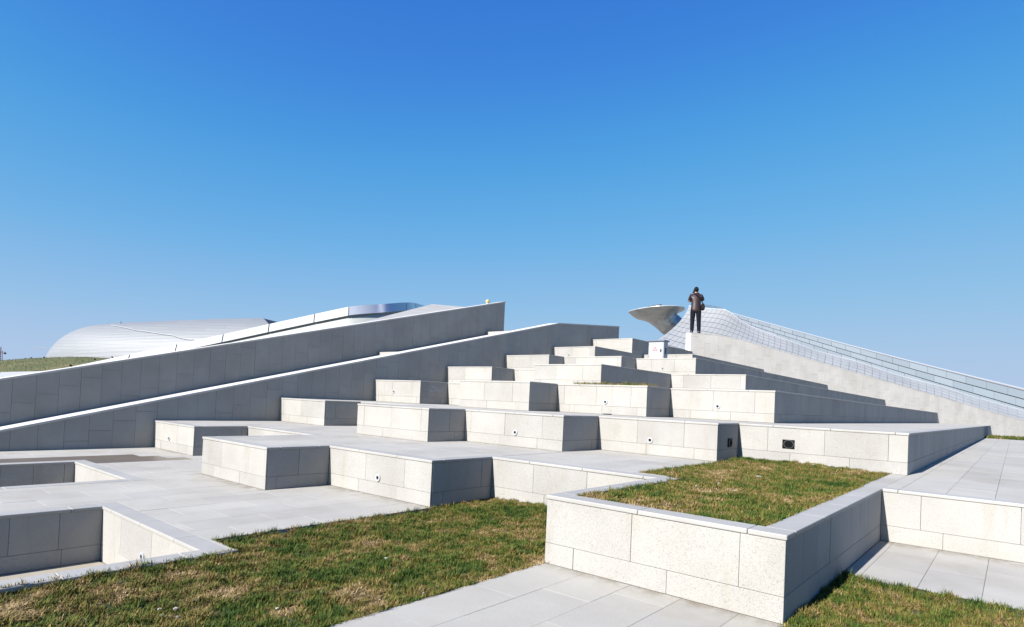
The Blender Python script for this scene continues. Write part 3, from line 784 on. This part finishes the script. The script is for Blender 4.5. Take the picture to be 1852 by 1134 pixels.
# --- low building with a white ribbon fascia and a grass roof
bld = bpy.data.objects.new('low_building', None); COL.objects.link(bld); bld.location = (-30, 14, 0); bo = Vector(bld.location)
tag(bld, 'low building with a white ribbon fascia curving above the rear ramp wall', 'building')
RB = [(-60, 675, 25.2), (0, 673, 26), (85, 671, 27), (130, 663, 27.5), (235, 641, 28.5), (320, 622.5, 29.2), (404, 604.5, 30), (487, 586, 30.8), (569, 568, 31.5), (631, 554.6, 32), (690, 550, 33.6), (735, 547, 36), (752, 548.3, 38.4), (769, 553.7, 42), (775, 558, 46)]
HT = [13, 13, 13, 14, 15, 15, 15, 15.5, 16, 17, 16.5, 16, 15, 14, 13]
FAS = mat('white_fascia', (.66, .67, .68), .25, 0.0, .5)
FASB = mat('polished_fascia', (.80, .83, .88), .14, .3)
def fas(i, t):
    if i >= 9:
        X, Y, D_, H = cr([(*r_, h_) for r_, h_ in zip(RB[8:], HT[8:])], (i - 8 + t) / (len(RB) - 9))
        a = at(X, Y, D_); b = at(X, Y + H, D_) + Vector((.75, -.60, 0)) * .30
        return a - bo, b - bo
    x, y, d = RB[i]; x2, y2, d2 = RB[i + 1]; h, h2 = HT[i], HT[i + 1]
    X, Y, D_, H = x + (x2 - x) * t, y + (y2 - y) * t, d + (d2 - d) * t, h + (h2 - h) * t
    a = at(X, Y, D_); b = at(X, Y + H, D_); b = b + Vector((.75, -.60, 0)) * .30
    return a - bo, b - bo
def strip(top, bot, th=.06):
    bk = Vector((-.8, .55, 0)).normalized() * th; vs, fs = [], []
    for A_, B_ in ((top, bot), ([p + bk for p in top], top), (bot, [p + bk for p in bot]), ([p + bk for p in bot], [p + bk for p in top])):
        b0 = len(vs); n = len(A_); vs += list(A_) + list(B_); fs += [(b0 + i, b0 + n + i, b0 + n + i + 1, b0 + i + 1) for i in range(n - 1)]
    for i in (0, len(top) - 1):
        b0 = len(vs); vs += [top[i], bot[i], bot[i] + bk, top[i] + bk]; fs.append((b0, b0 + 1, b0 + 2, b0 + 3))
    return mesh_from('fascia_panel', vs, fs, True)
joints = [0, 1, 3, 4, 5, 6, 7, 8, 9, 11, 14]
for a, b in zip(joints[:-1], joints[1:]):
    top, bot = [], []
    for i in range(a, b):
        for k in range(7):
            t = k / 6
            if i == a and k == 0: t = .012
            if i == b - 1 and k == 6: t = .988
            p, q = fas(i, t); top.append(p); bot.append(q)
    me = strip(top, bot)
    link('fascia_panel', me, FAS if a < 9 else FASB, bld)
tp, bt, wl, wb, rf = [], [], [], [], []
for i in range(len(RB) - 1):
    for k in range(6):
        p, q = fas(i, k / 6); bk = Vector((-.9, .45, 0)).normalized()
        tp.append(p + bk * .08); bt.append(q + bk * .10 + Vector((0, 0, .02))); rf.append(p + bk * 9 + Vector((0, 0, -.2)))
        wl.append(q + bk * .16 + Vector((0, 0, -.05))); wb.append(Vector((*(q - bk * 5.0).xy, 0)))
link('fascia_backing', loft([tp, bt], True, name='fascia_backing'), DARK, bld)
link('soffit', loft([bt, wl], True, name='soffit'), mat('soffit_grey', (.42, .43, .42), .7), bld)
link('wall', loft([wl, wb], True, name='wall'), mat('pale_render_wall', (.56, .57, .52), .8), bld)
link('roof', loft([tp, rf], True, name='roof'), mat('roof_white', (.55, .55, .55), .6), bld)

# grass mound on the left
vs, fs, cc = [], [], []
nx, ny = 70, 30
for j in range(ny + 1):
    for i in range(nx + 1):
        px = -120 + i / nx * 390; D_ = 31 + j / ny * 26
        e = 1 - (1 - j / ny) ** 2.2
        ridge = 655 - 8 * math.sin(min(1, max(0, (px + 40) / 330)) * math.pi) ** 1.2
        lowy = 688
        p0 = at(px, 682, 31); p1 = at(px, ridge, 57 - 12)
        base = at(px, 690, D_); hgt = (at(px, ridge, 47).z) ; z0 = at(px, 684, 31).z
        z = z0 + (hgt - z0) * math.sin(min(1, (D_ - 31) / 16) * math.pi / 2) if D_ <= 47 else hgt - (D_ - 47) ** 2 * .012
        z += .10 * fbm(base.x, base.y, .35) + .03 * fbm(base.x, base.y, 2.)
        vs.append((base.x, base.y, z))
for j in range(ny):
    for i in range(nx):
        a = j * (nx + 1) + i; fs.append((a, a + 1, a + nx + 2, a + nx + 1))
MG = mat('mound_turf', (.08, .09, .03), .9); g = G(MG); p_ = g.pos()
n1_ = g.n('ShaderNodeTexNoise', Scale=.45, Detail=9, Roughness=.7); g.l(p_, n1_.inputs['Vector'])
n2_ = g.n('ShaderNodeTexNoise', Scale=14, Detail=6, Roughness=.75); g.l(p_, n2_.inputs['Vector'])
c_ = g.ramp(n1_.outputs[0], [(.35, kc(.07, .092, .018)), (.52, kc(.105, .11, .026)), (.66, kc(.17, .14, .05))])
g.l(g.mix(1, c_, g.ramp(n2_.outputs[0], [(.3, (.65, .65, .65)), (.7, (1.3, 1.3, 1.3))]), 'MULTIPLY'), g.b.inputs['Base Color'])
bp2 = g.n('ShaderNodeBump', Strength=.5, Distance=.05); g.l(n2_.outputs[0], bp2.inputs['Height']); g.l(bp2.outputs[0], g.b.inputs['Normal'])
o = link('terrain', mesh_from('terrain', vs, fs, True), MG); tag(o, kind='structure')
# tufts along the mound
rr = random.Random(4); V, F, C = [], [], []
for _ in range(9000):
    i = rr.randrange(nx); j = rr.randrange(18); q = Vector(vs[j * (nx + 1) + i]).lerp(Vector(vs[(j + 1) * (nx + 1) + i + 1]), rr.random())
    q.x += rr.uniform(-.6, .6); q.y += rr.uniform(-.3, .3)
    h = rr.uniform(.02, .06); a = rr.uniform(0, 6.28); b = len(V); w_ = .014
    V += [q + Vector((math.cos(a) * w_, math.sin(a) * w_, -.05)), q - Vector((math.cos(a) * w_, math.sin(a) * w_, .05)), q + Vector((rr.uniform(-.06, .06), rr.uniform(-.06, .06), h))]
    F.append((b, b + 1, b + 2)); cl_ = rr.choice([kc(.10, .11, .025), kc(.14, .13, .035), kc(.2, .16, .06), kc(.1, .11, .025)]); C += [cl_] * 3
me = mesh_from('mound_grass', V, F); me.materials.append(GRASS)
at_ = me.attributes.new('tint', 'FLOAT_COLOR', 'POINT'); ca_ = np.ones((len(V), 4), dtype=np.float32); ca_[:, :3] = C; at_.data.foreach_set('color', ca_.ravel())
tag(link('mound_grass', me), 'green and straw turf covering the mound in front of the white dome', 'grass', None, 'stuff')
# small dark ground spotlights on the mound
def spot(px, py, D_, lab):
    p = at(px, py + 2.5, D_); r = bpy.data.objects.new('ground_spotlight', None); COL.objects.link(r); r.location = p
    tag(r, lab, 'spotlight', 'dark spotlights on the grass mound'); r.scale = (.7, .7, .7)
    bm = bmesh.new(); bmesh.ops.create_cone(bm, segments=10, radius1=.025, radius2=.025, depth=.24, cap_ends=True); link('stake', bm_mesh('stake', bm), BLACK, r, (0, 0, 0))
    bm = bmesh.new(); bmesh.ops.create_cone(bm, segments=12, radius1=.06, radius2=.08, depth=.16, cap_ends=True); o = link('head', bm_mesh('head', bm), BLACK, r, (0, 0, .14)); o.rotation_euler = (1.1, 0, .6)
for a in ((57, 647.5, 46, 'dark spotlight on the mound ridge, clear of the dome'), (80, 646.5, 46, 'dark spotlight on the ridge just where the dome meets the grass'), (128, 662, 33, 'dark spotlight low on the mound beside the white fascia'),
          (172, 650.5, 40, 'dark spotlight on the mound slope above the white fascia'), (203, 646, 45, 'dark spotlight where the mound ridge meets the white fascia')): spot(*a)

# --- white dome hall
dome = bpy.data.objects.new('dome_hall', None); COL.objects.link(dome); dome.location = at(300, 690, 150); do = Vector(dome.location)
tag(dome, 'large smooth white domed hall with fine rows of roof panels, beyond the grass mound', 'building')
PR = [(79, 660), (80, 652), (86, 640), (98, 623), (114, 609), (135, 598), (162, 590), (200, 586), (260, 583.2), (330, 580.5), (400, 578), (440, 577), (468, 577)]
rows = []; NS, NC = 120, 90
ds = 150 / FPX
dview = (at(486, 690, 150) - Vector(EYE)); dview.z = 0; dview.normalize()
for i in range(NS + 1):
    x, y = cr(PR, i / NS); H = (690 - y) * ds
    wd = 17.0 * (max(0.0, 1 - ((474 - x) / 396) ** 2.6)) ** .5 + .25
    c = at(x, 690, 150) - do; row = []
    for k in range(NC + 1):
        a = k / NC * math.pi; ca, sa = math.cos(a), math.sin(a)
        zz = H * abs(sa) ** .72; dd = -wd * math.copysign(abs(ca) ** .85, ca)
        lap = .05 * ((k * 44 / NC) % 1)
        row.append(c + dview * (dd * (1 + lap / 17)) + Vector((0, 0, 1)) * (zz + lap) + fr_ * ((H - zz) * .75 * max(0, (x - 430) / 38) ** 2))
    rows.append(row)
DM = mat('dome_panels', (.5, .55, .62), .6, .0); g = G(DM); p_ = g.pos()
br = g.n('ShaderNodeTexBrick', Scale=1.0); br.offset = .5
br.inputs['Color1'].default_value = (*kc(.235, .25, .27), 1); br.inputs['Color2'].default_value = (*kc(.26, .275, .295), 1); br.inputs['Mortar'].default_value = (*kc(.17, .185, .21), 1)
br.inputs['Mortar Size'].default_value = .03; br.inputs['Brick Width'].default_value = 9; br.inputs['Row Height'].default_value = .8
mp = g.n('ShaderNodeCombineXYZ'); sx = g.n('ShaderNodeSeparateXYZ'); g.l(p_, sx.inputs[0])
ad = g.n('ShaderNodeMath', operation='MULTIPLY_ADD'); ad.inputs[1].default_value = .77; mu = g.n('ShaderNodeMath', operation='MULTIPLY'); mu.inputs[1].default_value = .64
g.l(sx.outputs[1], mu.inputs[0]); g.l(sx.outputs[0], ad.inputs[0]); g.l(mu.outputs[0], ad.inputs[2]); g.l(ad.outputs[0], mp.inputs[0]); g.l(sx.outputs[2], mp.inputs[1])
g.l(mp.outputs[0], br.inputs['Vector']); g.l(br.outputs['Color'], g.b.inputs['Base Color'])
link('shell', loft(rows, False, name='shell'), DM, dome)
# dark sleeve past the shell end, its colour standing for shade inside the opening
end = rows[-1]
lip = [p + Vector(fr_) * (28 * ds) - Vector((0, 0, 1.0)) * (7 * ds) for k, p in enumerate(end)]
link('end_shade_sleeve', loft([end, lip], True, name='end_shade_sleeve'), mat('dome_opening_shade', (.02, .022, .026), .5), dome)
# maintenance track over the dome
tk = [(196, 586.6), (204, 589.5), (222, 593), (250, 598.5), (285, 604), (320, 610), (350, 616)]
def dome_front(px, py):
    best, bd = None, 1e9
    for r_ in rows[::1]:
        for k in range(0, NC // 2 + 2):
            q = r_[k] + do; v_ = RM @ (np.array(q) - EYE); X, Y = CX + FPX * v_[0] / v_[2], CY + FPX * v_[1] / v_[2]
            d2 = (X - px) ** 2 + (Y - py) ** 2
            if d2 < bd: bd, best = d2, q
    return best - do
tp_ = [dome_front(*cr(tk, i / 14)) + Vector((.1, -.2, .12)) for i in range(15)]
tube(tp_, .06, mat('track_white', (.55, .57, .6), .5), 'track', dome)
tube([dome_front(218, 585) + Vector((0, 0, -.2)), dome_front(218, 585) + Vector((0, 0, .6))], .06, DARK, 'mast', dome)

# --- tower cranes on the skyline
def crane(label, px, py0, py1, D_, jib_l, jib_r, jy, jslope, col):
    r = bpy.data.objects.new('tower_crane', None); COL.objects.link(r); r.location = at(px, 690, D_); r0 = Vector(r.location); s = D_ / FPX
    tag(r, label, 'crane', 'tower cranes on the skyline'); M = mat('crane_paint', col, .6)
    def truss(name, a, b, wd, nseg, side):
        a, b = Vector(a), Vector(b); d = (b - a); u = Vector(side).normalized(); q = d.normalized().cross(u).normalized(); V, F = [], []
        def bar(p, e, t):
            d2 = (e - p).normalized(); x = d2.orthogonal().normalized() * t; y = d2.cross(x).normalized() * t; n = len(V)
            for c in (p, e): V.extend([c + x, c + y, c - x, c - y])
            F.extend([(n + k, n + (k + 1) % 4, n + 4 + (k + 1) % 4, n + 4 + k) for k in range(4)])
        cs = [u * wd + q * wd, u * -wd + q * wd, u * -wd + q * -wd, u * wd + q * -wd]
        for c in cs: bar(a + c, b + c, wd * .16)
        for i in range(nseg):
            p0, p1 = a + d * (i / nseg), a + d * ((i + 1) / nseg)
            for k in range(4): bar(p0 + cs[k], p1 + cs[(k + 1) % 4], wd * .10)
        return link(name, mesh_from(name, V, F), M, r)
    P_ = lambda x, y: at(x, y, D_) - r0
    truss('mast', P_(px, 700), P_(px, py0), 2.0 * s, 16, fr_)
    truss('jib', P_(px + jib_l, jy - jib_l * -jslope), P_(px + jib_r, jy + jib_r * jslope), 1.1 * s, 22, fd_)
    truss('apex', P_(px, py0), P_(px, py1), 1.0 * s, 4, fr_)
    bm = bmesh.new(); bmesh.ops.create_cube(bm, size=1); bmesh.ops.scale(bm, vec=(4 * s, 3 * s, 3 * s), verts=bm.verts)
    link('counterweight', bm_mesh('counterweight', bm), mat('crane_weight', (.05, .05, .06), .7), r, P_(px + (8 if jib_r > 0 and jib_r < 12 else 4), jy + 2))
crane('dark red tower crane standing alone above the mound edge', 1.0, 634, 627.5, 300, -60, 9, 637, .05, (.16, .05, .05))
crane('pale tower crane whose jib sticks out from behind the dome', 118, 628, 622, 420, -57, 30, 634.5, .115, (.34, .33, .36))

# ------------------------------------------------------------------ person with bag and camera
def skin_obj(name, pts, edges, rad, M, parent, sub=2, root=0):
    me = bpy.data.meshes.new(name); me.from_pydata(pts, edges, []); o = bpy.data.objects.new(name, me); COL.objects.link(o)
    o.parent = parent; me.materials.append(M)
    md = o.modifiers.new('skin', 'SKIN')
    if not me.skin_vertices: me.skin_vertices.new()
    for i, v in enumerate(me.skin_vertices[0].data):
        r = rad[i]; v.radius = (r, r) if not isinstance(r, tuple) else r; v.use_root = (i == root)
    md.use_smooth_shade = True
    s = o.modifiers.new('sub', 'SUBSURF'); s.levels = sub; s.render_levels = sub
    return o
per = bpy.data.objects.new('person', None); COL.objects.link(per)
pb = Vector(P3(.26, .13, 0)); per.location = (pb.x, pb.y, rp(.26) + .02)
per.rotation_euler.z = math.atan2(RM[0][1], RM[0][0]) - .12
tag(per, 'person in brown leather jacket and jeans taking a photograph on the pale wall end', 'person')
SKIN = mat('skin', (.42, .25, .17), .5); LEA = mat('brown_leather', (.024, .0075, .0075), .5); JEAN = mat('dark_jeans', (.006, .0085, .017), .9, spec=.15); HAIR = mat('black_hair', (.004, .0035, .0035), .8, spec=.2); SHOE = mat('black_shoes', (.01, .01, .01), .4)
b_pts = [(0, 0, .90), (0, .01, 1.10), (0, .02, 1.28), (0, .03, 1.40), (0, .05, 1.47), (0, .07, 1.53), (0, .075, 1.61),
         (-.10, 0, .86), (-.10, .02, .47), (-.11, -.02, .09), (-.12, .10, .035), (.10, 0, .86), (.12, .02, .47), (.13, -.02, .09), (.14, .10, .035),
         (-.18, .03, 1.39), (-.235, .12, 1.16), (-.10, .29, 1.43), (.18, .03, 1.39), (.265, .12, 1.22), (.11, .29, 1.45), (-.07, .30, 1.50), (.08, .30, 1.51)]
b_ed = [(0, 1), (1, 2), (2, 3), (3, 4), (4, 5), (5, 6), (0, 7), (7, 8), (8, 9), (9, 10), (0, 11), (11, 12), (12, 13), (13, 14), (3, 15), (15, 16), (16, 17), (3, 18), (18, 19), (19, 20), (17, 21), (20, 22)]
b_rd = [.09, .085, .09, .065, .048, .072, .078, .07, .05, .036, .03, .07, .05, .036, .03, .035, .03, .026, .035, .03, .026, .03, .03]
for hand, sgn in ((21, 1), (22, -1)):            # fingers and thumb
    hx, hy, hz = b_pts[hand]
    for q in range(4):
        i = len(b_pts); b_pts += [(hx + sgn * .012, hy + .02, hz + .028 - q * .02), (hx + sgn * (.045 - .004 * q), hy + .012, hz + .032 - q * .021)]; b_ed += [(hand, i), (i, i + 1)]; b_rd += [.009, .008]
    i = len(b_pts); b_pts += [(hx + sgn * .02, hy - .02, hz - .02), (hx + sgn * .04, hy - .025, hz + .0)]; b_ed += [(hand, i), (i, i + 1)]; b_rd += [.010, .009]
skin_obj('body', b_pts, b_ed, b_rd, SKIN, per)
j_pts = [(0, 0, .74), (0, .0, .88), (0, .0, 1.04), (0, .02, 1.22), (0, .025, 1.36), (0, .035, 1.44), (0, .05, 1.48), (-.17, .03, 1.375), (-.215, .15, 1.18), (-.11, .27, 1.42), (-.07, .30, 1.49), (.17, .03, 1.375), (.265, .12, 1.23), (.13, .27, 1.43), (.08, .30, 1.50)]
j_ed = [(0, 1), (1, 2), (2, 3), (3, 4), (4, 5), (5, 6), (4, 7), (7, 8), (8, 9), (9, 10), (4, 11), (11, 12), (12, 13), (13, 14)]
j_rd = [(.215, .15), (.20, .145), (.18, .135), (.19, .14), (.15, .12), .085, .065, .085, .07, .055, .045, .085, .07, .055, .045]
skin_obj('jacket', j_pts, j_ed, j_rd, LEA, per)
skin_obj('trousers', [(0, 0, .93), (-.095, 0, .84), (-.105, .025, .48), (-.115, -.01, .04), (.095, 0, .84), (.12, .025, .48), (.135, -.01, .04)], [(0, 1), (1, 2), (2, 3), (0, 4), (4, 5), (5, 6)],
         [.12, .115, .085, .07, .115, .085, .07], JEAN, per)
for sx_ in (-.12, .14): skin_obj('shoe', [(sx_, -.08, .05), (sx_, .05, .05), (sx_ + .01, .15, .03)], [(0, 1), (1, 2)], [.058, .06, .05], SHOE, per)
bm = bmesh.new(); bmesh.ops.create_icosphere(bm, subdivisions=3, radius=1)
for v in bm.verts: v.co = Vector((v.co.x * .086, v.co.y * .094, v.co.z * .108)) * (1 + .05 * noise.noise(v.co * 5))
link('hair', bm_mesh('hair', bm, True), HAIR, per, (0, .05, 1.605))
bag = bpy.data.objects.new('shoulder_bag', None); COL.objects.link(bag); bag.location = per.location; bag.rotation_euler = per.rotation_euler
tag(bag, 'black shoulder bag hanging at the hip of the person in the leather jacket', 'bag')
BAGM = mat('black_nylon', (.005, .005, .006), .8, spec=.2)
skin_obj('pouch', [(.22, -.06, .82), (.24, -.05, .95), (.22, -.03, 1.10)], [(0, 1), (1, 2)], [(.085, .06), (.10, .07), (.06, .04)], BAGM, bag)
tube([(.22, -.05, 1.10), (.12, -.155, 1.25), (-.06, -.12, 1.43), (-.14, .02, 1.485)], .018, BAGM, 'strap', bag)
cmo = bpy.data.objects.new('handheld_camera', None); COL.objects.link(cmo); cmo.location = per.location; cmo.rotation_euler = per.rotation_euler
tag(cmo, 'black camera held to the face of the person on the wall', 'camera')
box('camera_body', -.07, .07, .24, .31, 1.53, 1.62, BLACK, cmo, .01)
bm = bmesh.new(); bmesh.ops.create_cone(bm, segments=16, radius1=.04, radius2=.045, depth=.12, cap_ends=True, matrix=Matrix.Rotation(math.pi / 2, 4, 'X')); link('lens', bm_mesh('lens', bm), BLACK, cmo, (0, .37, 1.57))
